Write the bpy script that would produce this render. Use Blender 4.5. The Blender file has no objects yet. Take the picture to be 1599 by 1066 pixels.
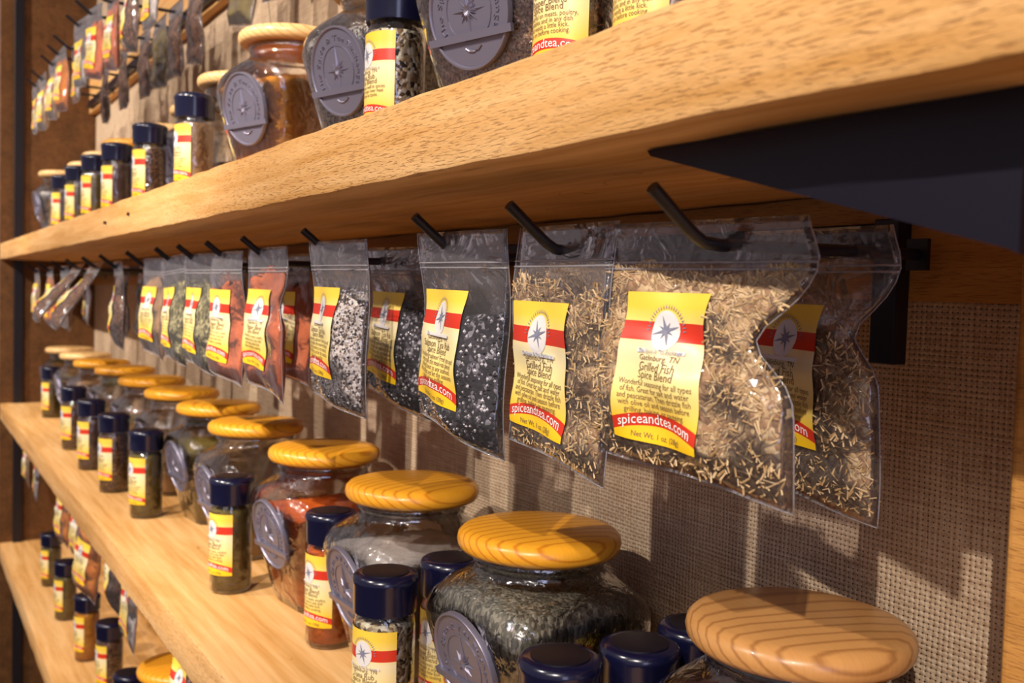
import bpy, math, random
from mathutils import Vector, Matrix
PI = math.pi
Z0 = 1.35          # camera height above the floor; shelf heights below are given relative to it
SC = bpy.context.scene

# ------------------------------------------------------------------ camera
cd = bpy.data.cameras.new('camera'); cam = bpy.data.objects.new('camera', cd); SC.collection.objects.link(cam)
r_ = Vector((0.53727547, 0.84294302, 0.02796663)); u_ = Vector((-0.05386783, 0.00120513, 0.99854735)); f_ = Vector((-0.84168481, 0.5380015, -0.046055))
m = Matrix((( r_.x, u_.x, -f_.x, 0), (r_.y, u_.y, -f_.y, 0), (r_.z, u_.z, -f_.z, Z0), (0, 0, 0, 1)))
cam.matrix_world = m
cd.sensor_width = 36; cd.lens = 1500 / 1599 * 36; cd.clip_start = 0.02; cd.clip_end = 50
cd.dof.use_dof = True; cd.dof.focus_distance = 0.56; cd.dof.aperture_fstop = 13
SC.camera = cam
# ------------------------------------------------------------------ world, lights, exposure
SC.view_settings.view_transform = 'Standard'; SC.view_settings.look = 'None'
SC.view_settings.gamma = 1; SC.view_settings.use_curve_mapping = False
SC.view_settings.exposure = 0.95
SC.render.engine = 'CYCLES'
SC.cycles.transparent_max_bounces = 40; SC.cycles.max_bounces = 10
SC.cycles.caustics_reflective = False; SC.cycles.caustics_refractive = False
w = bpy.data.worlds.new('shop_interior'); SC.world = w; w.use_nodes = True
w.node_tree.nodes['Background'].inputs[0].default_value = (0.36, 0.30, 0.31, 1)
w.node_tree.nodes['Background'].inputs[1].default_value = 0.36

def lamp(name, kind, loc, aim, power, color, **kw):
    l = bpy.data.lights.new(name, kind); o = bpy.data.objects.new(name, l); SC.collection.objects.link(o)
    o.location = (loc[0], loc[1], loc[2] + Z0)
    d = Vector((aim[0], aim[1], aim[2] + Z0)) - o.location
    o.rotation_euler = d.to_track_quat('-Z', 'Y').to_euler()
    l.energy = power; l.color = color
    for k, v in kw.items(): setattr(l, k, v)
    return o
for lx, dx, pw in ((-2.05, -1.2, 70), (-.62, -1.2, 72), (.86, -1.25, 84), (-2.95, .2, 48), (-1.75, .1, 48), (-.62, .1, 52)):
    lamp('track_spot', 'SPOT', (lx, -1.2, 1.21), (lx + dx, .35, -.05), pw, (1.0, .90, .78), spot_size=.98, spot_blend=.55, shadow_soft_size=.016)
# added soft fill lights, standing in for the unseen rest of the shop
lamp('shop_fill', 'AREA', (0.9, -1.6, 1.3), (-.7, .4, 0), 6, (1.0, .86, .80), shape='RECTANGLE', size=1.6, size_y=.5)
lamp('shop_fill_cool', 'AREA', (1.6, -.5, .2), (-.6, .4, -.1), 3.5, (.62, .66, 1.0), shape='RECTANGLE', size=.5, size_y=1.1)  # cool softbox added for reflections in the glass

# ------------------------------------------------------------------ node helpers
def lin(c):
    return tuple(((v / 255) / 12.92 if v / 255 <= .04045 else (((v / 255) + .055) / 1.055) ** 2.4) for v in c) + (1,)
class NT:
    def __init__(s, name):
        s.m = bpy.data.materials.new(name); s.m.use_nodes = True; s.t = s.m.node_tree; s.t.nodes.clear()
        s.out = s.n('ShaderNodeOutputMaterial')
    def n(s, k, **kw):
        o = s.t.nodes.new(k)
        for a, v in kw.items():
            if a == 'inp':
                for i, x in v.items():
                    if hasattr(x, 'links') or isinstance(x, bpy.types.NodeSocket): s.t.links.new(x, o.inputs[i])
                    else: o.inputs[i].default_value = x
            else: setattr(o, a, v)
        return o
    def math(s, op, a, b=0.0, c=None):
        i = {0: a, 1: b}
        if c is not None: i[2] = c
        return s.n('ShaderNodeMath', operation=op, inp=i).outputs[0]
    def coords(s, scale=(1, 1, 1), rot=(0, 0, 0), kind='Object', rand=False):
        tc = s.n('ShaderNodeTexCoord').outputs[kind]
        if rand:
            oi = s.n('ShaderNodeObjectInfo').outputs['Random']
            v = s.n('ShaderNodeCombineXYZ', inp={0: s.math('MULTIPLY', oi, .7), 1: s.math('MULTIPLY', oi, .45), 2: s.math('MULTIPLY', oi, .2)}).outputs[0]
            tc = s.n('ShaderNodeVectorMath', operation='ADD', inp={0: tc, 1: v}).outputs[0]
        return s.n('ShaderNodeMapping', inp={0: tc, 2: rot, 3: scale}).outputs[0]
    def noise(s, vec, scale=1, detail=3, rough=.55, dist=0):
        return s.n('ShaderNodeTexNoise', inp={'Vector': vec, 'Scale': scale, 'Detail': detail, 'Roughness': rough, 'Distortion': dist}).outputs[0]
    def ramp(s, fac, stops, mode='LINEAR'):
        r = s.n('ShaderNodeValToRGB', inp={0: fac}); cr = r.color_ramp; cr.interpolation = mode
        while len(cr.elements) < len(stops): cr.elements.new(.5)
        for e, (p, c) in zip(cr.elements, stops): e.position = p; e.color = c
        return r.outputs[0]
    def mix(s, f, a, b, bt='MIX'):
        return s.n('ShaderNodeMix', data_type='RGBA', blend_type=bt, inp={0: f, 6: a, 7: b}).outputs[2]
    def bump(s, h, strength=.5, dist=.001):
        return s.n('ShaderNodeBump', inp={'Height': h, 'Strength': strength, 'Distance': dist}).outputs[0]
    def pbr(s, color, rough=.5, normal=None, metal=0, spec=.5, coat=0, sub=0):
        i = {'Base Color': color, 'Roughness': rough, 'Metallic': metal, 'Specular IOR Level': spec, 'Coat Weight': coat}
        if normal is not None: i['Normal'] = normal
        b = s.n('ShaderNodeBsdfPrincipled', inp=i)
        s.t.links.new(b.outputs[0], s.out.inputs[0]); return s.m
G = lambda v: (v, v, v, 1)

def plain(name, rgb, rough=.5, metal=0, spec=.5, coat=0):
    return NT(name).pbr(lin(rgb), rough, metal=metal, spec=spec, coat=coat)

def shelf_wood(name, base, dark, light):
    s = NT(name)
    v = s.coords((1.6, 22, 22)); big = s.noise(v, 1, 5, .6, .6)
    v2 = s.coords((5, 110, 110)); fine = s.noise(v2, 1, 4, .6)
    col = s.ramp(big, [(.30, lin(dark)), (.5, lin(base)), (.72, lin(light))])
    col = s.mix(.35, col, s.ramp(fine, [(.35, lin(dark)), (.65, lin(light))]))
    # dark wandering cracks and knots
    kv = s.coords((3.0, 9, 9)); kn = s.noise(kv, 1.3, 2, .5, 1.5)
    crack = s.math('LESS_THAN', s.math('ABSOLUTE', s.math('SUBTRACT', kn, .56)), .0022)
    ks = s.noise(s.coords((7, 7, 7)), 1.0, 1, .5)
    crack = s.math('MULTIPLY', crack, s.math('GREATER_THAN', ks, .50)); ny0 = s.math('ABSOLUTE', s.n('ShaderNodeSeparateXYZ', inp={0: s.n('ShaderNodeNewGeometry').outputs['True Normal']}).outputs[1]); crack = s.math('MULTIPLY', crack, s.math('SUBTRACT', 1.0, ny0))
    col = s.mix(s.math('MULTIPLY', crack, .42), col, lin((120, 66, 22)))
    # rough sawn dashes on the front face
    nrm = s.n('ShaderNodeNewGeometry').outputs['True Normal']
    ny = s.math('ABSOLUTE', s.n('ShaderNodeSeparateXYZ', inp={0: nrm}).outputs[1])
    dv = s.coords((100, 60, 1000), (0, math.radians(-4), 0)); dn = s.noise(dv, 1, 2, .5)
    dash = s.ramp(dn, [(.54, G(0)), (.66, G(1))])
    pr = s.noise(s.coords((6, 6, 14)), 1, 2)
    dash = s.math('MULTIPLY', s.math('MULTIPLY', dash, ny), s.ramp(pr, [(.30, G(.3)), (.52, G(1))]))
    col = s.mix(s.math('MULTIPLY', dash, .38), col, lin((128, 66, 20)))
    fuzz = s.noise(s.coords((260, 260, 700)), 1, 2)
    h = s.math('SUBTRACT', s.math('ADD', s.math('MULTIPLY', fine, .5), s.math('MULTIPLY', s.math('MULTIPLY', fuzz, ny), .7)), s.math('MULTIPLY', dash, 1.6))
    return s.pbr(col, .62, s.bump(h, .45, .0009), spec=.3)

def lid_wood(name, base, ring):
    s = NT(name)
    v = s.coords((1, .32, 1.6), (.25, .1, .5), rand=True)
    wv = s.n('ShaderNodeTexWave', wave_type='RINGS', rings_direction='Y', inp={'Vector': v, 'Scale': 46, 'Distortion': 2.2, 'Detail': 1.5, 'Detail Scale': .6})
    f = s.ramp(wv.outputs[1], [(.0, G(1)), (.10, G(.5)), (.32, G(0))])
    col = s.mix(s.math('MULTIPLY', f, .62), lin(base), lin(ring))
    fine = s.noise(s.coords((70, 700, 70)), 1, 2)
    col = s.mix(.12, col, s.ramp(fine, [(.3, lin(ring)), (.7, lin(base))]))
    return s.pbr(col, .34, s.bump(f, .12, .0004), spec=.45, coat=.15)

def clear_film(name, tint, gloss, rough, bump_scale, bump_str, edge=(.75, .72, .78), edge_amt=.35, seed_rand=False, haze=0.0):
    """thin clear wall: lets light straight through, reflects by fresnel, a little denser seen edge-on"""
    s = NT(name)
    nz = s.noise(s.coords((1, 1, 1), rand=seed_rand), bump_scale, 3, .5, .8)
    bmp = s.bump(nz, bump_str, .004)
    lw = s.n('ShaderNodeLayerWeight', inp={0: .35, 'Normal': bmp})
    tc = s.mix(s.math('MULTIPLY', s.math('POWER', lw.outputs[1], 2.5), edge_amt), tint + (1,), edge + (1,))
    tr = s.n('ShaderNodeBsdfTransparent', inp={0: tc})
    gl = s.n('ShaderNodeBsdfGlossy', inp={0: (1, 1, 1, 1), 1: rough, 'Normal': bmp})
    fr = s.n('ShaderNodeFresnel', inp={0: 1.5, 'Normal': bmp})
    fac = s.math('MINIMUM', s.math('MULTIPLY', fr.outputs[0], gloss), .9)
    mx = s.n('ShaderNodeMixShader', inp={0: fac, 1: tr.outputs[0], 2: gl.outputs[0]})
    if haze:
        df = s.n('ShaderNodeBsdfDiffuse', inp={0: (.8, .78, .8, 1)})
        mx = s.n('ShaderNodeMixShader', inp={0: haze, 1: mx.outputs[0], 2: df.outputs[0]})
    s.t.links.new(mx.outputs[0], s.out.inputs[0])
    return s.m

def grains(name, cols, scale, stretch=(1, 1, 1), bump=.8, rough=.75):
    s = NT(name)
    v = s.coords(stretch)
    vo = s.n('ShaderNodeTexVoronoi', inp={'Vector': v, 'Scale': scale})
    r = s.n('ShaderNodeSeparateColor', inp={0: vo.outputs['Color']}).outputs[0]
    n = len(cols)
    col = s.ramp(r, [(i / n, lin(c)) for i, c in enumerate(cols)], 'CONSTANT')
    h = s.math('MULTIPLY', vo.outputs['Distance'], -1)
    return s.pbr(col, rough, s.bump(h, bump, .5 / scale), spec=.35)

def powder(name, rgb, rgb2, scale=120, bump=.5):
    s = NT(name)
    a = s.noise(s.coords(), scale, 4, .7); b = s.noise(s.coords(), 28, 3, .6)
    f = s.math('ADD', s.math('MULTIPLY', a, .5), s.math('MULTIPLY', b, .5))
    return s.pbr(s.ramp(f, [(.36, lin(rgb2)), (.6, lin(rgb))]), .9, s.bump(a, bump, .001), spec=.15)

def label_print():
    """printed paper: yellow ground fading to cream, a red band behind the emblem and a red arc above the foot"""
    s = NT('printed_label')
    uv = s.n('ShaderNodeSeparateXYZ', inp={0: s.n('ShaderNodeTexCoord').outputs['UV']})
    u, v = uv.outputs[0], uv.outputs[1]
    base = s.ramp(v, [(0, lin((244, 196, 20))), (.14, lin((244, 200, 50))), (.38, lin((242, 220, 142))), (.62, lin((240, 224, 180))), (.76, lin((244, 216, 128))), (.9, lin((244, 206, 70)))])
    band = s.math('MULTIPLY', s.math('GREATER_THAN', v, .672), s.math('LESS_THAN', v, .80))
    uc = s.math('SUBTRACT', u, .5)
    arc = s.math('ADD', s.math('MULTIPLY', s.math('MULTIPLY', uc, uc), -.26), .155)
    arcm = s.math('LESS_THAN', s.math('ABSOLUTE', s.math('SUBTRACT', v, arc)), .043)
    red = s.math('MAXIMUM', band, arcm)
    col = s.mix(red, base, lin((206, 52, 30)))
    return s.pbr(col, .38, spec=.5)

def burlap():
    s = NT('burlap_weave')
    tcn = s.coords((1, 1, 1))
    wob = s.n('ShaderNodeTexNoise', inp={'Vector': s.coords((14, 14, 14)), 'Scale': 1.0, 'Detail': 2})
    off = s.n('ShaderNodeVectorMath', operation='SCALE', inp={0: wob.outputs[1], 3: .004}).outputs[0]
    v = s.n('ShaderNodeVectorMath', operation='ADD', inp={0: tcn, 1: off}).outputs[0]
    sp = s.n('ShaderNodeSeparateXYZ', inp={0: v}); k = 2 * PI / .0031; kz = 2 * PI / .0029
    sx = s.math('SINE', s.math('MULTIPLY', sp.outputs[0], k)); sz = s.math('SINE', s.math('MULTIPLY', sp.outputs[2], kz))
    ax = s.math('ABSOLUTE', s.math('SINE', s.math('MULTIPLY', sp.outputs[0], k / 2))); az = s.math('ABSOLUTE', s.math('SINE', s.math('MULTIPLY', sp.outputs[2], kz / 2)))
    hole = s.math('MULTIPLY', s.ramp(ax, [(.1, G(1)), (.62, G(0))]), s.ramp(az, [(.1, G(1)), (.6, G(0))]))
    chk = s.math('MULTIPLY', s.math('SINE', s.math('MULTIPLY', sp.outputs[0], k / 2)), s.math('SINE', s.math('MULTIPLY', sp.outputs[2], kz / 2)))
    slub = s.noise(s.coords((30, 30, 620)), 1, 3); slub2 = s.noise(s.coords((620, 30, 30)), 1, 3)
    sl = s.math('ADD', s.math('MULTIPLY', slub, .5), s.math('MULTIPLY', slub2, .5))
    col = s.ramp(sl, [(.36, lin((172, 142, 116))), (.5, lin((198, 172, 144))), (.66, lin((222, 200, 174)))])
    patch = s.ramp(s.noise(s.coords((40, 40, 40)), 1, 3), [(.25, G(.65)), (.6, G(1))])
    col = s.mix(s.math('MULTIPLY', hole, patch), col, lin((44, 20, 16)))
    h = s.math('ADD', s.math('SUBTRACT', s.math('MULTIPLY', s.math('ADD', ax, az), .5), s.math('MULTIPLY', hole, .8)), s.math('MULTIPLY', chk, .35))
    return s.pbr(col, .9, s.bump(h, .7, .0009), spec=.1)

M = {}
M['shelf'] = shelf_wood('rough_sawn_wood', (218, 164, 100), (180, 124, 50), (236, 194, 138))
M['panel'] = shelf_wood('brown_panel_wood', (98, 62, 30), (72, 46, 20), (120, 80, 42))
M['post'] = shelf_wood('post_wood', (182, 128, 62), (146, 98, 42), (200, 146, 78))
M['lid'] = lid_wood('lid_wood_honey', (240, 168, 44), (176, 84, 10))
M['lid_tan'] = lid_wood('lid_wood_tan', (198, 144, 84), (128, 76, 34))
M['lid_pale'] = lid_wood('lid_wood_pale', (236, 192, 130), (190, 130, 66))
M['glass'] = clear_film('clear_glass', (.975, .98, .985), 2.1, .05, 60, .7, (.46, .45, .55), .6)
M['plastic'] = clear_film('clear_plastic', (.97, .96, .98), 1.3, .07, 50, .6, (.76, .72, .84), .4, True, .03)
M['zip'] = clear_film('zip_plastic', (.82, .78, .86), 2.2, .12, 90, .3, (.7, .62, .75), .5, False, .22)
M['cap'] = plain('navy_black_plastic', (14, 16, 44), .22, coat=.3)
M['capdisc'] = plain('black_plastic_disc', (12, 8, 20), .45)
M['metal'] = plain('pewter', (128, 124, 142), .36, metal=.55)
M['iron'] = plain('black_iron', (16, 12, 22), .38, spec=.5)
M['steel'] = plain('blackened_steel', (20, 17, 32), .34, metal=.3)
M['ink'] = plain('dark_ink', (116, 90, 60), .6)
M['whiteink'] = plain('white_ink', (250, 246, 240), .6)
M['emblem'] = plain('pale_emblem_print', (222, 218, 216), .5)
M['greyink'] = plain('grey_ink', (124, 126, 146), .6)
M['label'] = label_print()
M['nail'] = plain('rusty_nail', (60, 36, 22), .6, metal=.5)
M['floor'] = plain('floor_board_brown', (96, 80, 66), .6)
M['burlap'] = burlap()
M['c_salt'] = grains('pepper_and_salt_grains', [(70, 54, 46), (232, 224, 218), (170, 150, 138), (240, 232, 226), (120, 98, 84), (214, 198, 186), (226, 214, 204)], 560)
M['c_coarse'] = grains('coarse_pepper_salt', [(34, 26, 22), (226, 214, 186), (176, 150, 112), (90, 66, 44), (236, 226, 200), (140, 112, 80), (210, 190, 150)], 330)
M['c_pink'] = grains('rosy_brown_grains', [(168, 122, 100), (236, 206, 188), (202, 162, 144), (248, 232, 222), (140, 100, 82), (224, 186, 166)], 620)
M['c_black'] = grains('black_tea_and_salt', [(20, 18, 28), (40, 36, 48), (14, 12, 18), (150, 146, 152), (30, 26, 36), (86, 80, 90), (22, 18, 24)], 420)
M['c_green'] = grains('green_herb_flakes', [(96, 92, 60), (140, 132, 90), (66, 62, 40), (180, 168, 122), (116, 108, 70)], 420, (1, 1, .6))
M['c_greygreen'] = grains('grey_green_herb', [(104, 100, 86), (136, 130, 114), (78, 74, 64), (168, 160, 142), (120, 114, 98)], 520, (1, 1, .35))
M['c_brown'] = grains('dark_brown_spice', [(84, 52, 34), (122, 80, 52), (60, 36, 24), (158, 112, 78), (98, 62, 40)], 480)
M['c_straw'] = grains('dried_herb_straw', [(176, 150, 104), (208, 184, 134), (140, 112, 72), (226, 206, 160), (120, 100, 66), (188, 152, 108)], 260, (1, 1, .35))
M['c_bed'] = grains('herb_bed', [(182, 140, 98), (212, 176, 126), (146, 108, 72), (226, 196, 148), (168, 128, 86)], 380)
M['c_orange'] = powder('paprika_powder', (228, 110, 34), (184, 74, 18))
M['c_red'] = powder('chili_powder', (226, 124, 76), (200, 98, 54))
M['c_bright'] = powder('bright_orange_powder', (240, 146, 36), (206, 108, 18))
M['c_amber'] = powder('amber_powder', (232, 150, 30), (196, 112, 16))
M['c_tan'] = powder('tan_powder', (190, 150, 108), (156, 116, 78))
M['c_white'] = powder('pale_powder', (206, 196, 190), (172, 160, 154))
M['c_plum'] = powder('plum_brown_powder', (108, 80, 76), (80, 56, 52))
M['c_olive'] = powder('olive_powder', (130, 112, 56), (96, 80, 36))

# ------------------------------------------------------------------ mesh helpers
class MB:
    def __init__(s): s.v = []; s.f = []; s.mi = []; s.uv = None
    def add(s, vs, fs, mi=0, fn=None):
        b = len(s.v); s.v += [fn(*p) if fn else tuple(p) for p in vs]
        s.f += [tuple(i + b for i in f) for f in fs]; s.mi += [mi] * len(fs)
    def box(s, a, b, mi=0, fn=None):
        (x0, y0, z0), (x1, y1, z1) = a, b
        s.add([(x0, y0, z0), (x1, y0, z0), (x1, y1, z0), (x0, y1, z0), (x0, y0, z1), (x1, y0, z1), (x1, y1, z1), (x0, y1, z1)],
              [(0, 3, 2, 1), (4, 5, 6, 7), (0, 1, 5, 4), (1, 2, 6, 5), (2, 3, 7, 6), (3, 0, 4, 7)], mi, fn)
    def rings(s, rings, cap0=True, cap1=True, mi=0, closed=True):
        n = len(rings[0]); vs = [p for r in rings for p in r]; fs = []
        for i in range(len(rings) - 1):
            for j in range(n if closed else n - 1):
                k = (j + 1) % n; fs.append((i * n + j, i * n + k, (i + 1) * n + k, (i + 1) * n + j))
        if cap0: fs.append(tuple(range(n - 1, -1, -1)))
        if cap1: fs.append(tuple((len(rings) - 1) * n + j for j in range(n)))
        s.add(vs, fs, mi)
    def tube(s, pts, r, n=10, mi=0):
        pts = [Vector(p) for p in pts]; rg = []
        for i, p in enumerate(pts):
            t = (pts[min(i + 1, len(pts) - 1)] - pts[max(i - 1, 0)]).normalized()
            a = t.cross(Vector((1, 0, 0)));  a = a if a.length > .1 else t.cross(Vector((0, 1, 0)))
            a.normalize(); b = t.cross(a)
            rg.append([tuple(p + r * (math.cos(2 * PI * j / n) * a + math.sin(2 * PI * j / n) * b)) for j in range(n)])
        s.rings(rg, mi=mi)
    def mesh(s, name, mats, smooth=True, sharp=None):
        me = bpy.data.meshes.new(name); me.from_pydata(s.v, [], s.f)
        for mt in (mats if isinstance(mats, (list, tuple)) else [mats]): me.materials.append(mt)
        for p, i in zip(me.polygons, s.mi): p.material_index = i; p.use_smooth = smooth
        if s.uv:
            ul = me.uv_layers.new(name='UVMap')
            for l in me.loops: ul.data[l.index].uv = s.uv[l.vertex_index]
        me.validate(); me.update()
        if smooth and sharp is not None:
            me.set_sharp_from_angle(angle=sharp)
        return me
def link(name, me, parent=None, loc=None, rot=None):
    o = bpy.data.objects.new(name, me); SC.collection.objects.link(o)
    if parent: o.parent = parent
    if loc: o.location = loc
    if rot: o.rotation_euler = rot
    return o
def empty(name, loc, rz=0, rx=0, ry=0):
    o = bpy.data.objects.new(name, None); SC.collection.objects.link(o); o.empty_display_size = .02
    o.location = (loc[0], loc[1], loc[2] + Z0); o.rotation_euler = (rx, ry, rz); return o
def tag(o, label, cat, group=None):
    o['label'] = label; o['category'] = cat
    if group: o['group'] = group
    return o
_tc = {}
def text(st, size, extrude=0.0, sp=1.0):
    """flat glyph mesh (verts, faces) of a line of writing, centred on the origin, x right, y up"""
    key = (st, size, extrude, sp)
    if key in _tc: return _tc[key]
    c = bpy.data.curves.new('writing', 'FONT'); c.body = st; c.size = size; c.align_x = 'CENTER'; c.align_y = 'CENTER'
    c.resolution_u = 2; c.extrude = extrude; c.space_character = sp; c.fill_mode = 'BOTH' if extrude else 'FRONT'
    o = bpy.data.objects.new('writing', c); SC.collection.objects.link(o)
    dg = bpy.context.evaluated_depsgraph_get(); me = bpy.data.meshes.new_from_object(o.evaluated_get(dg))
    vs = [tuple(v.co) for v in me.vertices]; fs = [tuple(p.vertices) for p in me.polygons]
    bpy.data.objects.remove(o); bpy.data.curves.remove(c); bpy.data.meshes.remove(me)
    _tc[key] = (vs, fs); return vs, fs

def smooth_profile(pr, k=4):
    out = []
    for i in range(len(pr) - 1):
        p0, p1, p2, p3 = pr[max(i - 1, 0)], pr[i], pr[i + 1], pr[min(i + 2, len(pr) - 1)]
        for q in range(k):
            t = q / k
            out.append(tuple(.5 * (2 * b + (c - a) * t + (2 * a - 5 * b + 4 * c - d) * t * t + (3 * b - a - 3 * c + d) * t ** 3) for a, b, c, d in zip(p0, p1, p2, p3)))
    out.append(pr[-1]); return out
def sup(a, n, z, N=56):
    r = []
    for j in range(N):
        t = 2 * PI * (j + .5) / N; c, s_ = math.cos(t), math.sin(t)
        q = a / (abs(c) ** n + abs(s_) ** n) ** (1 / n); r.append((q * c, q * s_, z))
    return r
def lathe(pr, N=40):
    return [[(r * math.cos(2 * PI * j / N), r * math.sin(2 * PI * j / N), z) for j in range(N)] for r, z in pr]

# ------------------------------------------------------------------ label with writing, bent by a mapping (x, z, out) -> point
def label_meshes(key, w, h, fn, title1, title2, body, small='Net Wt. 1 oz. (28g)', nx=20, nz=24):
    mb = MB(); mb.uv = []
    for i in range(nz + 1):
        for j in range(nx + 1):
            x = -w / 2 + w * j / nx; z = -h / 2 + h * i / nz
            mb.v.append(fn(x, z, .0006)); mb.uv.append((j / nx, i / nz))
    for i in range(nz):
        for j in range(nx):
            a = i * (nx + 1) + j; mb.f.append((a, a + 1, a + nx + 2, a + nx + 1)); mb.mi.append(0)
    lab = mb.mesh(key + '_label', M['label'])
    t = MB()
    def put(st, size, cx, vz, mi, out=.0009, arc=0, sq=1.0):
        vs, fs = text(st, size)
        def g(x, y, z_):
            X = cx + x * sq; return fn(X, vz * h - h / 2 + y - arc * (X / w) ** 2 * h, out)
        t.add(vs, fs, mi, g)
    # emblem: pale disc, ring of rays, compass star and ribbon
    ez = .745 * h - h / 2; R = .148 * w
    n = 28
    dv = [(0, 0, 0)]; df = [(0, 1 + j, 1 + (j + 1) % n) for j in range(n)]
    for q in range(1, 6): dv += [(q / 5 * R * math.cos(2 * PI * j / n), q / 5 * 1.28 * R * math.sin(2 * PI * j / n), 0) for j in range(n)]
    for q in range(4): df += [(1 + q * n + j, 1 + (q + 1) * n + j, 1 + (q + 1) * n + (j + 1) % n, 1 + q * n + (j + 1) % n) for j in range(n)]
    t.add(dv, df, 1, lambda x, y, z_: fn(x, ez + y, .0009))
    for j in range(22):
        a = PI * j / 21 ; r0, r1 = 1.22, 1.5
        da = .035
        pts = [(R * r0 * math.cos(a - da), R * 1.15 * r0 * math.sin(a - da), 0), (R * r1 * math.cos(a), R * 1.15 * r1 * math.sin(a), 0), (R * r0 * math.cos(a + da), R * 1.15 * r0 * math.sin(a + da), 0)]
        t.add(pts, [(0, 1, 2)], 3, lambda x, y, z_: fn(x, ez + y, .0010))
    for j in range(8):
        a = 2 * PI * j / 8 + .3; L = R * (1.0 if j % 2 == 0 else .6)
        pts = [(L * math.cos(a), L * math.sin(a), 0), (R * .13 * math.cos(a + 1.57), R * .13 * math.sin(a + 1.57), 0), (R * .13 * math.cos(a - 1.57), R * .13 * math.sin(a - 1.57), 0)]
        t.add(pts, [(0, 1, 2)], 3, lambda x, y, z_: fn(x, ez + y, .0012))
    bw = .26 * w
    t.add([(-bw, -R * 1.45, 0), (bw, -R * 1.45, 0), (bw, -R * 1.2, 0), (-bw, -R * 1.2, 0)], [(0, 1, 2, 3)], 1, lambda x, y, z_: fn(x, ez + y, .0014))
    vs, fs = text('The Spice & Tea Exchange', .055 * w); t.add(vs, fs, 3, lambda x, y, z_: fn(x * .8, ez - R * 1.33 + y, .0016))
    put('Gatlinburg, TN', .075 * w, 0, .560, 0)
    put(title1, .115 * w, 0, .500, 0, sq=.85); put(title2, .11 * w, 0, .446, 0, sq=.9)
    for k, ln in enumerate(body): put(ln, .078 * w, 0, .388 - .046 * k, 0, sq=.82)
    put('spiceandtea.com', .135 * w, 0, .157, 2, .0010, .26, .95)
    put(small, .07 * w, 0, .045, 0)
    return lab, t.mesh(key + '_lettering', [M['ink'], M['emblem'], M['whiteink'], M['greyink']], smooth=False)

FISH = ('Grilled Fish', 'Spice Blend', ['Wonderful seasoning for all types', 'of fish. Great for salt and water', 'and pescatarian. Then drizzle fish', 'with olive oil and season before', 'grilling, baking, or sauteing.'])
SALM = ('Salmon Tea Rub', 'Spice Blend', ['Smouldering salmon? Fresh tea and', 'citrus make this meal-rub blend', 'a flavorful twist to any seafood.', 'Rub on fillets and let the seasons', 'mingle before grilling.'])
GEN = ('Pepper Blend', 'Spice Blend', ['Wonderful on meats, poultry,', 'vegetables and in any dish', 'that needs a little kick.', 'Rub on before cooking.'])
RUB = ('Tuna Rub', 'Spice Blend', ['Coat the tuna well in spices', 'and grill or sear over heat', 'until done to taste.'])

# ------------------------------------------------------------------ spice jar (square, tapering, wooden lid, pewter medallion)
JP = smooth_profile([(.000, .034, 5), (.0015, .0395, 6), (.006, .0410, 6.5), (.035, .0478, 8), (.075, .0572, 8), (.096, .0622, 7.5), (.107, .0640, 6), (.118, .0630, 4.2), (.1275, .0570, 2.8), (.1345, .0492, 2.1), (.1385, .0462, 2), (.142, .0458, 2), (.1445, .0478, 2), (.147, .0482, 2), (.150, .0470, 2)])
mb = MB(); mb.rings([sup(a, n, z) for z, a, n in JP], True, False)
# thick glass foot inside and the inner face of the wall
mb.rings([sup(a - .0024, n, z) for z, a, n in JP[12:]], False, False)
mb.rings([sup(a - .004, n, z + .004) for z, a, n in JP[6:10]], True, False)
JAR_GLASS = mb.mesh('jar_glass', M['glass'])
def hw(z):
    for (z0, a0, _), (z1, a1, _) in zip(JP, JP[1:]):
        if z0 <= z <= z1: return a0 + (a1 - a0) * (z - z0) / max(z1 - z0, 1e-9)
    return JP[-1][1]
def lid_mesh(mat):
    pr = [(.001, -.0035), (.043, -.0035), (.0435, .0), (.052, .0), (.0555, .0010), (.0576, .0038), (.0583, .0075), (.0575, .0112), (.0548, .0140), (.050, .0156), (.035, .0166), (.001, .0170)]
    mb = MB(); mb.rings(lathe(pr, 56)); return mb.mesh('jar_lid', mat, sharp=1.0)
LID = {k: lid_mesh(M[k]) for k in ('lid', 'lid_tan', 'lid_pale')}
_fc = {}
def fill_jar(mat, top):
    k = (mat, top)
    if k in _fc: return _fc[k]
    mb = MB(); rg = []
    zs = [.0065 + (top - .0065) * i / 18 for i in range(19)]
    for z in zs:
        n = next(nn for (zz, a, nn) in JP if zz >= z)
        rg.append(sup(hw(z) - .0032, max(n, 2), z))
    tp = rg[-1]
    for s_, dz in ((.96, .0015), (.8, .003), (.55, .0045), (.3, .004), (.08, .005)):
        rg.append([(x * s_, y * s_, z + dz + .0012 * math.sin(9 * j + 40 * s_) * s_) for j, (x, y, z) in enumerate(tp)])
    mb.rings(rg); _fc[k] = mb.mesh('jar_contents', M[mat]); return _fc[k]
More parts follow.
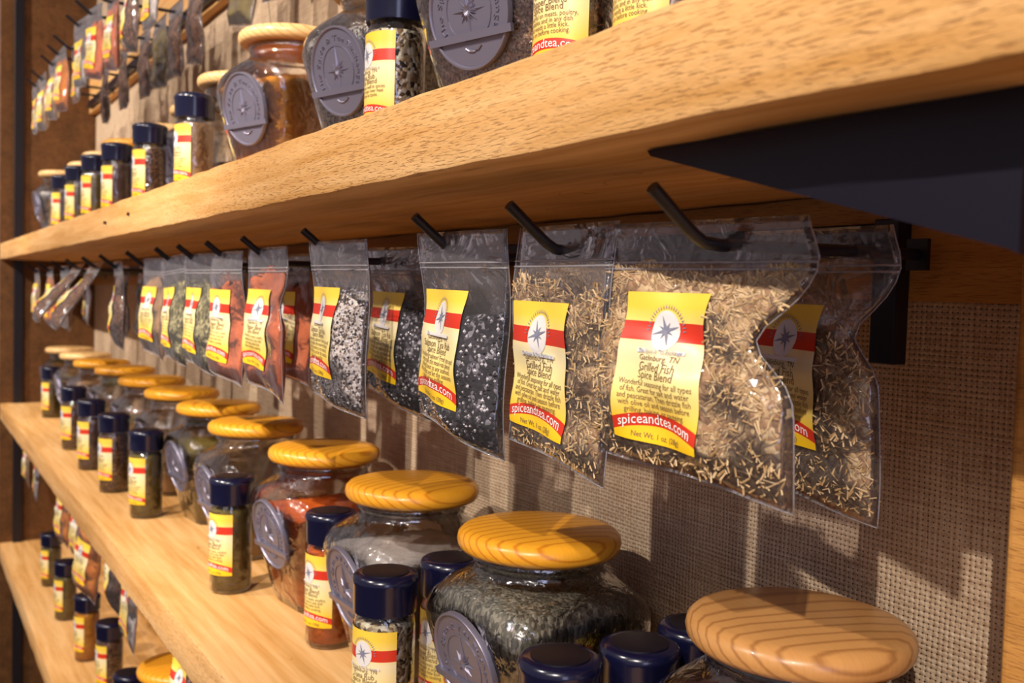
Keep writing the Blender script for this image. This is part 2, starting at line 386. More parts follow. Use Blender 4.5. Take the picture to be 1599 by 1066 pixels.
# medallion
mb = MB(); R = .0362
mb.rings([[(r * math.cos(2 * PI * j / 56), r * math.sin(2 * PI * j / 56) * 1.02, z) for j in range(56)] for r, z in ((R, -.0015), (R, .0022), (R - .0004, .0028), (R - .0015, .0029), (R - .0021, .0022), (R - .0024, .0012), (.0004, .0012))])
MED = mb.mesh('medallion', M['metal'], sharp=.7)
mb = MB()
for j in range(16):
    a = 2 * PI * j / 16 + PI / 2; L = (.0150, .0075, .0105, .0075)[j % 4]
    if j == 0: L = .0235
    c, s_ = math.cos(a), math.sin(a); hwid = .0016
    mb.add([(L * c, L * s_ + .001, .0013), (-s_ * hwid, c * hwid + .001, .0013), (s_ * hwid, -c * hwid + .001, .0013), (c * .004, s_ * .004 + .001, .0032)], [(0, 3, 1), (0, 2, 3), (1, 3, 2)])
mb.rings([[(r * math.cos(2 * PI * j / 32), r * math.sin(2 * PI * j / 32) + .001, z) for j in range(32)] for r, z in ((.0205, .0011), (.0205, .0018), (.0198, .0018), (.0198, .0011))], False, False)
for k in range(9):
    a = PI + .55 + k * .12
EMB = None
mb.tube([(-.006, -.0225, .0018), (-.003, -.0245, .0018), (.001, -.0250, .0018), (.005, -.0240, .0018), (.008, -.0215, .0018)], .0007, 6)
mb.box((-.0375, -.0178, .0012), (.0375, -.0128, .0042))
EMB = mb.mesh('medallion_emblem', M['metal'], smooth=False)
mb = MB()
vs, fs = text('The Spice & Tea Exchange', .0060, .0005, 1.1)
rr = .0262
W_ = max(v[0] for v in vs)
mb.add(vs, fs, 0, lambda x, y, z: ((rr + y) * math.sin(x / W_ * 2.15), (rr + y) * math.cos(x / W_ * 2.15) + .001, .0014 + z))
MLET = mb.mesh('medallion_lettering', M['metal'], smooth=False)
tilt = math.atan((hw(.105) - hw(.05)) / .055)

jar_n = 0
def jar(x, y, z, rz, mat, top, label, group, lid='lid', sc=1.0):
    e = tag(empty('spice_jar', (x, y, z), math.radians(rz)), label, 'jar', group); e.scale = (sc,) * 3
    link('glass_body', JAR_GLASS, e)
    link('lid', LID[lid], e, (0, 0, .1505), (0, 0, random.uniform(-.5, .9)))
    if mat: link('contents', fill_jar(mat, top), e)['kind'] = 'stuff'
    md = link('medallion', MED, e, (0, -(hw(.079) + .0012), .079), (PI / 2 + tilt, 0, 0))
    link('emblem', EMB, md); link('lettering', MLET, md)
    return e

# ------------------------------------------------------------------ spice bottle
BP = [(.0195, 0), (.0215, .0012), (.0225, .004), (.0225, .086), (.0218, .091), (.0195, .0955), (.0190, .100)]
mb = MB(); mb.rings(lathe(BP), True, False); mb.rings(lathe([(.0185, .003), (.0205, .006)]), True, False); B_GLASS = mb.mesh('bottle_glass', M['glass'], sharp=1.2)
mb = MB(); mb.rings(lathe([(.0205, .0965), (.0229, .0965), (.0232, .098), (.0236, .1165), (.0243, .1185), (.0243, .1205), (.0232, .1233), (.0215, .1245), (.0185, .1248), (.0180, .1240)], 48))
nb = len(mb.f); B_CAP = MB(); B_CAP.rings(lathe([(.0205, .0965), (.0229, .0965), (.0232, .098), (.0236, .1165), (.0243, .1185), (.0243, .1205), (.0232, .1233), (.0215, .1245), (.0178, .1247)], 48)); B_CAP = B_CAP.mesh('bottle_cap', M['cap'], sharp=.9)
mb = MB(); mb.rings(lathe([(.0172, .1246), (.0172, .1254), (.0165, .1256), (.001, .1254)], 40)); B_DISC = mb.mesh('cap_disc', M['capdisc'], sharp=.6)
_bf = {}
def fill_bottle(mat, top=.089):
    if (mat, top) not in _bf:
        mb = MB(); mb.rings(lathe([(.0205, .0055)] + [(.0212, .012 + (top - .012) * i / 10) for i in range(11)] + [(.0150, top + .0015), (.006, top + .0005), (.001, top + .001)]))
        _bf[(mat, top)] = mb.mesh('bottle_contents', M[mat])
    return _bf[(mat, top)]
def cyl(x, z, o): a = x / .0226; r = .0226 + o; return (r * math.sin(a), -r * math.cos(a), z + .054)
BL, BLT = label_meshes('bottle', .050, .066, cyl, *RUB, nx=28)
BL2, BLT2 = label_meshes('bottle_plain', .050, .066, cyl, *GEN, nx=28)
def bottle(x, y, z, rz, mat, label, group, top=.089, v=0):
    e = tag(empty('spice_bottle', (x, y, z), math.radians(rz)), label, 'bottle', group)
    link('glass_body', B_GLASS, e); cp = link('cap', B_CAP, e); link('cap_disc', B_DISC, cp)
    link('contents', fill_bottle(mat, top), e)['kind'] = 'stuff'
    lb = link('label', BL if v == 0 else BL2, e); link('lettering', BLT if v == 0 else BLT2, lb)
    return e

# ------------------------------------------------------------------ zip bag of spice
class BagShape:
    def __init__(s, W, H, T, seed, crumple=0, lean=0, sag=0):
        s.W, s.H, s.T, s.cr, s.lean, s.sag = W, H, T, crumple, lean, sag
        R_ = random.Random(seed); s.ph = [R_.uniform(0, 6.28) for _ in range(8)]; s.am = [R_.uniform(.6, 1.2) for _ in range(4)]
    def mid(s, x, z):        # z from 0 (top) to -H; where the sheet hangs
        t = -z / s.H; X = x; Z = z
        if s.cr:
            sd = max(0, x / (s.W / 2))
            X -= s.cr * .020 * sd * math.exp(-((z + .050) / .013) ** 2)
            X += s.cr * .006 * sd * math.exp(-((z + .018) / .012) ** 2)
        Z -= s.sag * t * t * (x / s.W + .5) * .012
        X += s.lean * t * .01
        y = .0035 * s.am[0] * math.sin(x * 60 + s.ph[0]) * min(1, t * 2.5) + .0018 * s.am[1] * math.sin(z * 70 + s.ph[1])
        return X, y, Z
    def th(s, x, z):
        t = (-z - .020) / (s.H - .020)
        if t <= 0 or t > .9999: return .0004
        e = max(0, 1 - abs(2 * x / s.W) ** 2.6); g = min(1, t / .45) ** .8 * min(1, (1 - t) / .14) ** .6
        wr = 1 + .16 * math.sin(x * 150 + z * 90 + s.ph[2]) * s.am[2] + .12 * math.sin(z * 210 - x * 60 + s.ph[3])
        if s.cr: wr *= 1 - .55 * s.cr * math.exp(-((z + .052 + x * .25) / .010) ** 2)
        return .0004 + s.T * e ** .55 * g * wr
    def front(s, x, z, o=0):
        X, y, Z = s.mid(x, z); return (X, y - s.th(x, z) / 2 - o, Z)
    def back(s, x, z, o=0):
        X, y, Z = s.mid(x, z); return (X, y + s.th(x, z) / 2 + o, Z)
def sheet(fn_a, fn_b, x0, x1, ztop, zbot, nx, nz):
    """closed front+back skin; ztop may depend on x"""
    mb = MB(); rows = []
    for i in range(nz + 1):
        row = []
        for side in (0, 1):
            for j in range(nx + 1):
                if side and j in (0, nx): continue
                jj = j if not side else nx - j
                x = x0 + (x1 - x0) * jj / nx; zt = ztop(x); z = zt + (zbot - zt) * i / nz
                row.append((fn_b if side else fn_a)(x, z))
        rows.append(row)
    mb.rings(rows[::-1], True, True); return mb
_bags = {}
def bag_kind(key, W, H, T, seed, content, top, pieces=None, crumple=0, lab=FISH, lab_x=-.013, lab_z=-.071, lw=.050, lh=.067, sag=1.0, lean=0, mat='label'):
    B = BagShape(W, H, T, seed, crumple, lean, sag); R_ = random.Random(seed + 5)
    d = {'H': H}
    mb = sheet(B.front, B.back, -W / 2, W / 2, lambda x: 0, -H, 22, 34); d['pouch'] = mb.mesh('bag_pouch', M['plastic'])
    mb = MB()
    for zz in (-.0185, -.0215):
        mb.tube([B.front(-W / 2 + W * j / 14, zz, .0004) for j in range(15)], .0006, 6)
    for e_ in (-W / 2, W / 2): mb.tube([B.front(e_, -H * j / 20) for j in range(21)], .00035, 5)
    mb.tube([B.front(-W / 2 + W * j / 14, -H) for j in range(15)], .00035, 5)
    d['zip'] = mb.mesh('bag_zip', M['zip'])
    x0, x1 = -W / 2 * .93, W / 2 * .93
    tp = lambda x: top + .005 * math.sin(x * 70 + B.ph[4]) + .003 * math.sin(x * 190 + B.ph[5])
    ins = lambda x, z: -min(.0007, B.th(x, z) * .28)
    mb = sheet(lambda x, z: B.front(x, z, ins(x, z)), lambda x, z: B.back(x, z, ins(x, z)), x0, x1, tp, -H * .975, 20, 30)
    if pieces:
        kind, n = pieces
        for _ in range(n):
            x = R_.uniform(x0, x1); t = R_.random() ** 1.15 if kind == 'straw' else R_.random(); z = tp(x) + .004 - t * (tp(x) + .004 + H * .965)
            fr = R_.random() < .8
            if fr and abs(x - lab_x) < lw / 2 + .002 and abs(z - lab_z) < lh / 2 + .002: continue
            p = Vector((B.front if fr else B.back)(x, min(z, -.022), -.0004 if kind == 'straw' else -.0008))
            if kind == 'straw':
                L = R_.uniform(.003, .009); wd = R_.uniform(.00025, .0006); a = R_.uniform(0, PI); tlt = R_.uniform(-.25, .25)
                dx = Vector((math.cos(a), tlt, math.sin(a))) * L / 2; up = Vector((-math.sin(a), 0, math.cos(a))) * wd; ny = Vector((0, -wd * .8, 0))
                vs = [p - dx - up, p - dx + up, p - dx + ny, p + dx - up, p + dx + up, p + dx + ny]
                mb.add(vs, [(0, 1, 2), (3, 5, 4), (0, 3, 4, 1), (1, 4, 5, 2), (2, 5, 3, 0)], 1 + R_.randrange(2))
            else:
                q = R_.uniform(.0007, .0017); vs = []
                for k in range(6):
                    ax = [Vector((1, 0, 0)), Vector((-1, 0, 0)), Vector((0, 1, 0)), Vector((0, -1, 0)), Vector((0, 0, 1)), Vector((0, 0, -1))][k]
                    vs.append(p + ax * q * R_.uniform(.6, 1.2))
                mb.add(vs, [(0, 2, 4), (2, 1, 4), (1, 3, 4), (3, 0, 4), (2, 0, 5), (1, 2, 5), (3, 1, 5), (0, 3, 5)], 1 + R_.randrange(2))
    d['contents'] = mb.mesh('bag_contents', [M[content]] + ([M['p_a'], M['p_b']] if pieces and pieces[0] == 'straw' else [M['p_c'], M['p_d']]), smooth=not pieces)
    if lab is None: _bags[key] = d; return
    d['label'], d['let'] = label_meshes(key, lw, lh, lambda x, z, o: B.front(x + lab_x, z + lab_z, o + .0002), *lab)
    _bags[key] = d
M['p_a'] = plain('straw_pale', (210, 180, 136), .7); M['p_b'] = plain('straw_olive', (172, 138, 92), .7)
M['p_c'] = plain('salt_crystal', (206, 202, 208), .4); M['p_d'] = plain('black_leaf', (26, 22, 30), .5)
bag_kind('fish_large', .108, .110, .020, 3, 'c_bed', -.024, ('straw', 1900), 1, FISH, -.013, -.065, .047, .066)
bag_kind('fish', .088, .118, .017, 7, 'c_bed', -.036, ('straw', 1400), 0, FISH, -.012, -.073, .053, .066)
bag_kind('fish_crumpled', .086, .130, .017, 11, 'c_bed', -.055, ('straw', 1400), .8, FISH)
bag_kind('salmon', .086, .114, .016, 5, 'c_black', -.052, ('grain', 900), 0, SALM, -.011, -.066, .050, .063, sag=1.5)
bag_kind('salmon_flat', .084, .116, .013, 9, 'c_black', -.056, ('grain', 700), 0, SALM, -.012, -.068, .050, .063)
bag_kind('red', .086, .124, .016, 13, 'c_red', -.024, None, .5, GEN, -.014)
bag_kind('red_flat', .084, .120, .013, 15, 'c_red', -.034, None, 0, GEN, -.010)
bag_kind('green', .086, .120, .016, 17, 'c_green', -.034, None, 0, GEN)
bag_kind('brown', .086, .122, .017, 19, 'c_brown', -.030, None, .4, GEN)
bag_kind('tan', .086, .122, .016, 21, 'c_tan', -.032, None, 0, GEN, -.010)
bag_kind('orange', .086, .124, .018, 23, 'c_bright', -.030, None, 0, GEN, -.008)
bag_kind('mixed', .084, .117, .013, 27, 'c_salt', -.046, ('grain', 700), 0, SALM, -.013, -.066, .050, .063)
bag_kind('pale', .084, .117, .012, 25, 'c_white', -.080, None, 0, GEN, -.012)
bag_kind('brown_back', .086, .122, .017, 29, 'c_brown', -.028, None, .4, None)
bag_kind('green_back', .086, .122, .017, 31, 'c_olive', -.030, None, 0, None)
def bag(kind, x, y, z, rz, label, group, ry=0, rx=0):
    d = _bags[kind]
    e = tag(empty('spice_bag', (x, y, z), math.radians(rz), math.radians(rx), math.radians(ry)), label, 'bag', group)
    p = link('pouch', d['pouch'], e); link('zip_and_seams', d['zip'], p)
    link('contents', d['contents'], e)['kind'] = 'stuff'
    if 'label' in d: l = link('label', d['label'], e); link('lettering', d['let'], l)
    return e

# ------------------------------------------------------------------ the setting
def plank(name, x0, x1, y0, y1, z0, z1, mat, seed=1, step=.03, wob=.0006, r=.0025):
    """board running along x with eased, slightly uneven edges"""
    R_ = random.Random(seed); mb = MB(); n = max(2, int(abs(x1 - x0) / step)); rg = []
    for i in range(n + 1):
        x = x0 + (x1 - x0) * i / n; j = lambda: R_.uniform(-wob, wob)
        a, b, c, d = y0 + j(), y1, z0 + j(), z1 + j()
        rg.append([(x, a + r, c), (x, a + r * .3, c + r * .3), (x, a, c + r), (x, a, d - r), (x, a + r * .3, d - r * .3), (x, a + r, d), (x, b - r, d), (x, b, d - r), (x, b, c + r), (x, b - r, c)])
    mb.rings([g[::-1] for g in rg]); me = mb.mesh(name, mat, sharp=.6)
    o = link(name, me, None, (0, 0, Z0)); return o
def block(name, a, b, mat, bev=.0):
    mb = MB(); mb.box(a, b); me = mb.mesh(name, mat, smooth=False); o = link(name, me, None, (0, 0, Z0))
    if bev:
        md = o.modifiers.new('eased_edges', 'BEVEL'); md.width = bev; md.segments = 2
    return o
YW = .47
o = block('wall_back', (-3.0, YW, -Z0), (.75, YW + .04, 1.3), M['burlap']); o['kind'] = 'structure'
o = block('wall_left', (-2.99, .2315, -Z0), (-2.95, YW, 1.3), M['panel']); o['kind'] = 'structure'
o = block('floor', (-4.2, -2.6, -Z0 - .05), (1.6, YW + .04, -Z0), M['floor']); o['kind'] = 'structure'

sh = tag(plank('shelf_board', -2.95, .05, .2315, YW, .0632, .1062, M['shelf'], 1), 'thick rough-sawn board of the upper shelf, hooks and bags hanging below it', 'shelf', 'shelf boards')
nl = MB()
for px, pz in ((-1.37, .083), (-1.215, .0855)):
    nl2 = MB(); nl2.tube([(px, .2325, pz), (px, .2285, pz + .0008)], .0022, 8); link('nail', nl2.mesh('nail', M['nail']), sh)
tag(plank('shelf_board', -2.95, .05, .2315, YW, -.3705, -.328, M['shelf'], 2), 'long middle shelf board with knots carrying the front row of jars and bottles', 'shelf', 'shelf boards')
tag(plank('shelf_board', -2.95, .05, .2315, YW, -.757, -.714, M['shelf'], 3), 'lowest shelf board, seen at the far end under the middle one', 'shelf', 'shelf boards')
tag(plank('ledger_board', -2.95, .05, .452, YW, .0040, .0630, M['post'], 4), 'wooden ledger board on the burlap wall under the upper shelf', 'board')
tag(plank('ledger_board', -2.95, .05, .452, YW, .480, .62, M['shelf'], 5), 'wooden ledger board high on the wall behind the top row of bags', 'board')
tag(plank('ledger_board', -2.95, .05, .452, YW, -.430, -.3706, M['post'], 6), 'wooden ledger board on the wall under the middle shelf', 'board')
# near upright post and its steel corner gusset
pm = MB(); pm.box((-.2285, .400, -.327), (-.160, .4515, .0628))
o = link('wooden_post', pm.mesh('wooden_post', M['post'], smooth=False), None, (0, 0, Z0)); tag(o, 'square wooden upright post at the near end, carrying the upper shelf', 'post')
bv = o.modifiers.new('eased_edges', 'BEVEL'); bv.width = .003; bv.segments = 3
g = MB(); P = [(-.3105, .0625), (-.3085, .0600), (-.1535, .0175), (-.1505, .0160), (-.1505, .0625)]
g.add([(x, .2625, z) for x, z in P] + [(x, .2665, z) for x, z in P], [(0, 1, 2, 3, 4), (9, 8, 7, 6, 5)] + [(i, i + 5, (i + 1) % 5 + 5, (i + 1) % 5) for i in range(5)])
# flange turned under the board
g.box((-.300, .2665, .0600), (-.1505, .290, .0628))
o = link('corner_gusset', g.mesh('corner_gusset', M['steel'], smooth=False), None, (0, 0, Z0)); tag(o, 'black steel triangular gusset under the upper shelf beside the near post', 'bracket')
# black metal strip standing on the end panel
tag(block('metal_upright', (-2.949, .2640, -Z0), (-2.938, .2870, 1.28), M['iron'], .001), 'black metal upright strip on the wooden end panel', 'upright')
tag(block('metal_upright', (-2.949, .384, -.09), (-2.938, .398, .055), M['iron'], .001), 'short black metal strip on the end panel beside the farthest bags', 'upright')
tag(block('bracket_leg', (-.3320, .4400, -.0300), (-.3170, .4518, .0470), M['iron'], .0008), 'black iron bracket leg on the wall behind the nearest bag', 'bracket')

# hanging rails and peg hooks
def rail(z, label, x0=-2.9, x1=-.332):
    b = block('hanging_rail', (x0, .4405, z - .009), (x1, .4519, z + .009), M['steel'], .001); tag(b, label, 'rail', 'hanging rails')
rail(.036, 'black metal hanging rail under the upper shelf')
rail(.497, 'black metal hanging rail on the high ledger board', -2.9, -.9)
rail(-.402, 'black metal hanging rail under the middle shelf', -2.9, -.9)
hk = MB(); hk.tube([(0, .441, .0), (0, .37, -.001), (0, .300, -.0025), (0, .290, -.0018), (0, .2845, .001), (0, .281, .0035), (0, .262, .018), (0, .2605, .0192)], .0029, 12)
hk.box((-.006, .4375, -.008), (.006, .4404, .008)); HOOK = hk.mesh('peg_hook', M['iron'], sharp=.9)
def hook(x, z, label, grp): tag(link('peg_hook', HOOK, None, (x, 0, z + Z0)), label, 'hook', grp)
ORD = ['nearest', 'second', 'third', 'fourth', 'fifth', 'sixth', 'seventh', 'eighth', 'ninth', 'tenth', 'eleventh', 'twelfth', 'thirteenth', 'fourteenth', 'fifteenth', 'sixteenth', 'seventeenth', 'eighteenth', 'nineteenth', 'twentieth']
HX = [-.304, -.414, -.520, -.709, -.864, -.985, -1.102, -1.212, -1.388, -1.594, -1.76, -1.95, -2.15, -2.37, -2.60]
holds = ['the big straw-filled bag', 'the grilled fish bag', 'the salmon rub bag', 'the light salt and rub bag', 'the bulging red powder bag', 'the flat red powder bag', 'the green herb bag', 'the thin bag of green flakes', 'the narrow tan bag', 'a dark brown bag', 'a shiny slanting bag', 'a second slanting bag', 'a tan bag', 'a yellow-labelled bag', 'the last bag before the end panel']
for i, x in enumerate(HX):
    hook(x, .0275, 'black peg hook holding %s, %s from the near post' % (holds[i], ORD[i]), 'peg hooks under the upper shelf')
HU = [-1.02, -1.18, -1.32, -1.46, -1.60, -1.74, -1.85, -1.961, -2.134, -2.231, -2.337, -2.517, -2.623]
for i, x in enumerate(HU):
    hook(x, .476, 'black peg hook on the high ledger, %s counted from the end panel' % (['nearest'] + ORD[1:])[len(HU) - 1 - i], 'peg hooks on the high ledger')
HL = [-1.12, -1.47, -1.66, -1.745, -1.99, -2.15, -2.60, -2.80]
for i, x in enumerate(HL):
    hook(x, -.411, 'black peg hook under the middle shelf, %s from the end panel' % (['first'] + ORD[1:])[len(HL) - 1 - i], 'peg hooks under the middle shelf')

# ------------------------------------------------------------------ bags under the upper shelf
random.seed(4)
GB = 'zip bags hanging under the upper shelf'
ZB = .0385
bag('fish_large', -.318, .300, ZB - .002, 10, 'largest bag stuffed with straw-coloured herbs, grilled fish label, nearest the post', GB, 0)
bag('fish_crumpled', -.326, .386, ZB, 4, 'shaded crumpled bag of herbs hanging behind the largest bag, beside the bracket leg', GB)
bag('fish', -.409, .292, ZB, 0, 'clear bag of dried herbs with a sharp grilled fish label, beside the largest bag', GB)
bag('salmon', -.503, .284, ZB, 9, 'bag of black tea rub with white grains and a salmon rub label', GB)
bag('salmon_flat', -.500, .366, ZB, 12, 'second salmon rub bag showing its lower label between two front bags', GB)
bag('mixed', -.676, .276, ZB, 8, 'light-coloured bag of salt and black rub with yellow label, fourth hook from the post', GB)
bag('salmon', -.682, .330, ZB - .002, 12, 'bag of black and white rub with a shaded yellow label behind the light-coloured bag', GB)
bag('salmon_flat', -.675, .392, ZB - .002, 10, 'third bag of black and white rub, against the wall on the fourth hook', GB)
bag('red', -.842, .278, ZB, 4, 'bulging bag of brick-red powder with creased corner', GB)
bag('brown_back', -.826, .345, ZB, 4, 'dark brown bag behind the bulging red powder bag', GB)
bag('brown_back', -.820, .395, ZB, 2, 'rearmost brown bag by the wall behind the bulging red one', GB)
bag('red_flat', -.960, .276, ZB - .001, 3, 'flat bag of brick-red powder, upright yellow label', GB)
bag('red_flat', -.950, .338, ZB - .001, 6, 'red powder bag half hidden behind the flat red one', GB)
bag('green', -1.078, .280, ZB, 8, 'bag of coarse green herb flakes with yellow label', GB)
bag('brown_back', -1.08, .35, ZB, 3, 'brown bag hanging behind the coarse green herb bag', GB)
bag('green', -1.190, .278, ZB, 5, 'narrow-looking bag of green flakes with silvery lower corner', GB, -3)
bag('green_back', -1.19, .35, ZB, 3, 'green herb bag behind the one with silvery lower corner', GB)
bag('tan', -1.325, .284, ZB, 4, 'tan powder bag with pale yellow label, ninth hook from the near post', GB)
bag('brown_back', -1.37, .36, ZB, 0, 'brown spice bag behind the tan powder bag', GB)
bag('brown', -1.570, .284, ZB, -2, 'dark brown bag with bright glint on its lower edge', GB)
bag('green_back', -1.575, .355, ZB, 5, 'dark green bag behind the glinting brown bag', GB)
bag('brown', -1.742, .284, ZB, 3, 'dark shiny bag swung aslant on its hook, nearer of the two', GB, 0, -34)
bag('green_back', -1.755, .36, ZB, 0, 'green bag hanging straight behind the nearer slanting bag', GB)
bag('brown', -1.930, .284, ZB, 3, 'dark shiny bag swung aslant on its hook, farther of the two', GB, 0, -38)
bag('brown_back', -1.94, .36, ZB, 0, 'brown bag hanging straight behind the farther slanting bag', GB)
bag('tan', -2.130, .284, ZB, 2, 'tan bag just beyond the slanting bags', GB)
bag('orange', -2.350, .284, ZB, 0, 'yellow-orange bag third from the end panel in the middle row', GB)
bag('tan', -2.590, .284, ZB, 0, 'small tan bag last in the row before the end panel', GB)
bag('pale', -2.36, .36, ZB, 0, 'pale bag behind the yellow-orange bag near the end panel', GB)

# ------------------------------------------------------------------ bags on the high ledger
GU = 'zip bags hanging from the high ledger'
ZU = .487
up = [(-2.62, .282, 'pale', 2, 'silvery clear bag nearest the end panel in the high row'),
      (-2.51, .284, 'tan', 3, 'tan bag second from the end panel in the high row'),
      (-2.33, .284, 'tan', 2, 'tan bag third from the end panel in the high row'),
      (-2.20, .284, 'orange', 4, 'bright yellow-orange bag in the high row'),
      (-2.11, .30, 'pale', 2, 'clear bag with glinting foot beside the bright yellow-orange one'),
      (-1.94, .284, 'pale', 8, 'pale bag with a long white-yellow label in the high row'),
      (-1.83, .290, 'red_flat', 6, 'bag of pinkish powder with upright label in the high row'),
      (-1.72, .300, 'red', 2, 'orange-red powder bag in the high row'),
      (-1.58, .300, 'brown', 2, 'dark brown bag at the front of the high row, above the bottles'),
      (-1.44, .300, 'pale', 2, 'clear bag cut by the top of the picture in the high row'),
      (-2.30, .385, 'brown_back', 0, 'brown bag against the wall behind the third high bag'),
      (-2.10, .385, 'brown_back', 0, 'brown bag against the wall behind the yellow-orange high bag'),
      (-1.95, .395, 'brown_back', 2, 'brown pointed bag by the wall behind the long white-yellow label'),
      (-1.84, .400, 'green_back', 2, 'olive bag by the wall in the middle of the high row'),
      (-1.73, .400, 'brown_back', 3, 'brown pointed bag by the wall behind the orange-red high bag'),
      (-1.59, .400, 'brown_back', 3, 'brown bag by the wall in front of a shadowed strip of burlap'),
      (-1.32, .395, 'green_back', 2, 'olive-brown bag hanging low over the lit ledger board'),
      (-1.18, .392, 'brown_back', 2, 'brown bag whose lower corner shows above the pale jar lids'),
      (-1.02, .392, 'brown_back', 2, 'brown bag cut off by the top, nearest of the high row')]
for x, y, k, rz, lb in up: bag(k, x, y, ZU, rz, lb, GU, random.uniform(-4, 4))

# ------------------------------------------------------------------ bags under the middle shelf
GL = 'zip bags hanging under the middle shelf'
ZL = -.400
lo = [(-2.80, .285, 'tan', 0, 'yellowish bag next to the end panel under the middle shelf'),
      (-2.60, .285, 'pale', 0, 'thin whitish bag under the middle shelf, second from the end panel'),
      (-2.15, .285, 'orange', 4, 'small orange bag over the farthest low bottles'),
      (-1.985, .290, 'red', 4, 'orange-brown bag behind the bright orange one under the middle shelf'),
      (-1.745, .274, 'orange', 14, 'bright orange bag with tilted yellow label under the middle shelf'),
      (-1.66, .300, 'brown', 4, 'deep brown bag just beside the tilted orange bag, under the middle shelf'),
      (-1.47, .285, 'pale', 4, 'whitish flat bag under the middle shelf above the low lidded jar'),
      (-1.12, .280, 'red', 4, 'bag with red and white label beside the low jar lid')]
for x, y, k, rz, lb in lo: bag(k, x, y, ZL, rz, lb, GL, 10 if 'tilted' in lb else 0)

# ------------------------------------------------------------------ jars and bottles on the middle shelf
ZM = -.328
GJ = 'spice jars on the middle shelf'
mj = [(-.334, .396, 2, 'c_plum', .118, 'lid_tan', 'spice jar with tan wooden lid, nearest the post on the middle shelf'),
      (-.556, .383, 3, 'c_greygreen', .122, 'lid', 'jar of grey-green herb with honey wooden lid showing dark grain lines'),
      (-.746, .378, 1, 'c_white', .104, 'lid', 'jar of pale powder with honey lid, behind the coarse pepper bottle'),
      (-.957, .380, 6, 'c_orange', .098, 'lid', 'jar two thirds full of orange paprika powder'),
      (-1.175, .376, 5, 'c_tan', .070, 'lid', 'low-filled jar with tan powder just beyond the paprika jar'),
      (-1.378, .386, 5, 'c_olive', .108, 'lid', 'jar of olive-brown powder with tan layer on top'),
      (-1.590, .386, 4, 'c_tan', .040, 'lid', 'nearly empty glass jar beyond the olive-brown powder jar'),
      (-1.812, .387, 3, 'c_brown', .06, 'lid', 'eighth jar from the near post, with thin honey lid'),
      (-2.056, .387, 4, 'c_green', .06, 'lid', 'ninth jar from the near post on the middle shelf'),
      (-2.250, .375, 2, 'c_brown', .07, 'lid', 'tenth jar from the near post on the middle shelf'),
      (-2.50, .380, 2, 'c_tan', .09, 'lid_pale', 'second jar from the end panel on the middle shelf'),
      (-2.73, .376, 2, 'c_olive', .09, 'lid_pale', 'last jar of the middle shelf, close to the end panel')]
for x, y, rz, c, tp, ld, lb in mj: jar(x, y, ZM, rz, c, tp, lb, GJ, ld)
GBt = 'spice bottles on the middle shelf'
mbt = [(-.634, .301, 24, 'c_coarse', 'bottle of coarse salt and pepper grains, sharp label, in front of the pale powder jar', 0),
       (-.437, .318, 10, 'c_brown', 'dark-capped bottle standing foremost between the two nearest jars', 0),
       (-.431, .372, 0, 'c_brown', 'dark-capped bottle just behind the foremost one near the tan lid', 0),
       (-.440, .426, 0, 'c_brown', 'bottle by the wall whose dark cap peeks out beside the tan lid', 0),
       (-.645, .362, 10, 'c_red', 'bottle squeezed between pale powder jar and grey-green herb jar', 1),
       (-.836, .340, 10, 'c_orange', 'bottle of orange spice between paprika jar and pale powder jar', 1),
       (-1.038, .306, 14, 'c_olive', 'bottle of olive powder in front of the low-filled tan jar', 1),
       (-1.428, .298, 12, 'c_olive', 'bottle with clear foot standing before the nearly empty jar', 1),
       (-1.628, .290, 10, 'c_brown', 'brown-filled bottle fourth from the end panel on the middle shelf', 1),
       (-1.842, .290, 8, 'c_plum', 'plum-brown bottle third from the end panel on the middle shelf', 1),
       (-2.086, .295, 8, 'c_brown', 'brown bottle second from the end panel on the middle shelf', 1),
       (-2.600, .318, 4, 'c_olive', 'lone bottle in front of the last jars by the end panel', 1)]
for x, y, rz, c, lb, v in mbt: bottle(x, y, ZM, rz, c, lb, GBt, v=v)

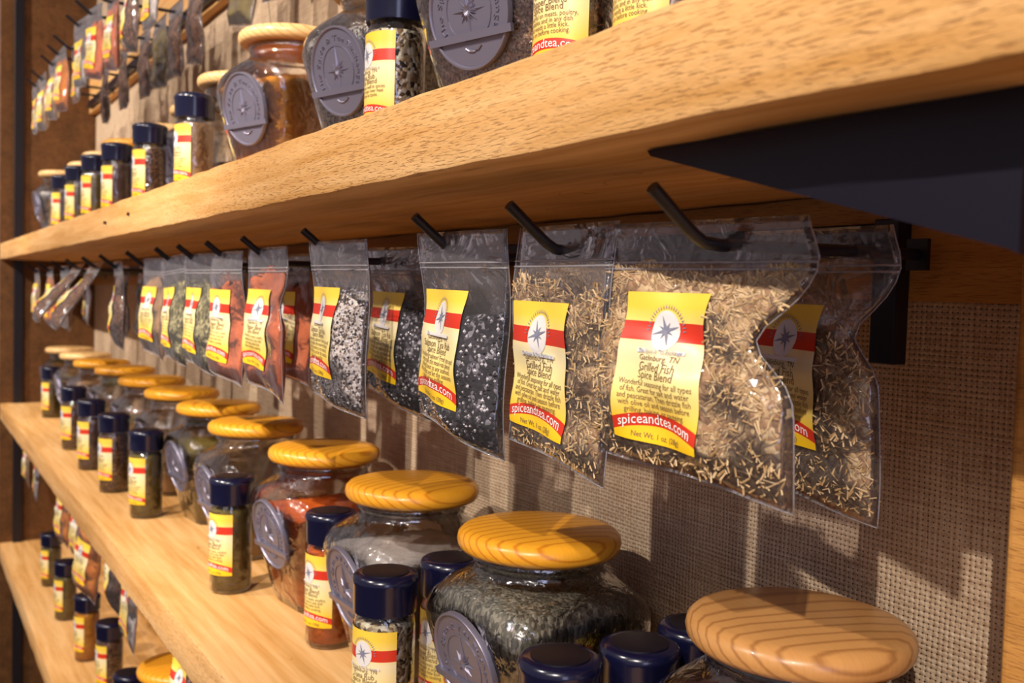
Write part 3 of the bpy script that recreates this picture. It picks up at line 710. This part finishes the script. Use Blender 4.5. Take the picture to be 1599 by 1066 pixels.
# ------------------------------------------------------------------ upper shelf
ZT = .1062
GJ2 = 'spice jars on the upper shelf'
uj = [(-.300, .398, 16, 'c_brown', .125, 'lid_pale', 'jar of brown granules mostly above the picture, nearest the post on the upper shelf'),
      (-.570, .372, 15, 'c_pink', .130, 'lid_pale', 'jar packed with rosy-brown granules behind a large pewter medallion'),
      (-.785, .370, 15, 'c_salt', .112, 'lid_pale', 'jar of salt and pepper grains with medallion, behind a dark-capped bottle'),
      (-1.007, .357, 16, 'c_amber', .106, 'lid_pale', 'jar of amber powder with medallion, lit pale lid'),
      (-1.254, .378, 8, 'c_tan', .05, 'lid_pale', 'upper-shelf jar half hidden behind the amber jar and a bottle'),
      (-1.490, .398, 8, 'c_white', .05, 'lid_pale', 'sixth jar of the upper shelf from the near post'),
      (-1.718, .393, 6, 'c_tan', .05, 'lid_pale', 'seventh jar of the upper shelf from the near post'),
      (-1.936, .378, 5, 'c_brown', .05, 'lid', 'upper-shelf jar with yellower lid, fifth from the end panel'),
      (-2.144, .374, 5, 'c_brown', .05, 'lid_pale', 'upper-shelf jar fourth from the end panel'),
      (-2.345, .374, 3, 'c_tan', .05, 'lid_pale', 'upper-shelf jar third from the end panel'),
      (-2.575, .341, 2, 'c_white', .11, 'lid_pale', 'whitish jar standing alone before the end panel on the upper shelf')]
for x, y, rz, c, tp, ld, lb in uj: jar(x, y, ZT, rz, c, tp, lb, GJ2, ld)
GB2 = 'spice bottles on the upper shelf'
ub = [(-.672, .318, 0, 'c_coarse', 'dark-capped bottle of coarse black and white grains between two medallion jars', 0),
      (-.442, .318, 10, 'c_brown', 'bottle with pale printed label beside the rosy-brown granules', 1),
      (-.388, .332, 0, 'c_pink', 'bottle with rosy grains cut by the top, nearest the post above', 1),
      (-1.190, .300, 2, 'c_tan', 'tan-filled bottle in front of the half hidden upper-shelf jar', 1),
      (-1.450, .303, 0, 'c_brown', 'brown-filled bottle next beyond the tan-filled one on the upper shelf', 1),
      (-1.682, .300, 0, 'c_plum', 'plum-brown bottle in the middle of the small upper bottles', 1),
      (-1.860, .296, 0, 'c_olive', 'olive-filled bottle third from the end panel on the upper shelf', 1),
      (-2.057, .296, 2, 'c_olive', 'bottle with bright yellow label, second from the end panel above', 1),
      (-2.253, .296, 2, 'c_plum', 'farthest bottle of the upper shelf, close to the whitish jar', 1)]
for x, y, rz, c, lb, v in ub: bottle(x, y, ZT, rz, c, lb, GB2, v=v)

# ------------------------------------------------------------------ lowest shelf
ZS = -.714
GB3 = 'spice bottles on the lowest shelf'
lb_ = [(-2.485, .305, 4, 'c_olive', 'farthest bottle on the lowest shelf'),
       (-2.219, .301, 4, 'c_olive', 'second farthest bottle on the lowest shelf'),
       (-1.955, .303, 4, 'c_amber', 'amber-filled bottle below the bright orange bag'),
       (-1.779, .313, 4, 'c_brown', 'dark-capped bottle below the deep brown bag'),
       (-1.525, .297, 4, 'c_brown', 'nearest bottle on the lowest shelf, beside a honey jar lid')]
for x, y, rz, c, lb in lb_: bottle(x, y, ZS, rz, c, lb, GB3, v=1)
jar(-1.420, .345, ZS, 4, 'c_orange', .10, 'jar with honey lid on the lowest shelf, partly under the middle board', None)
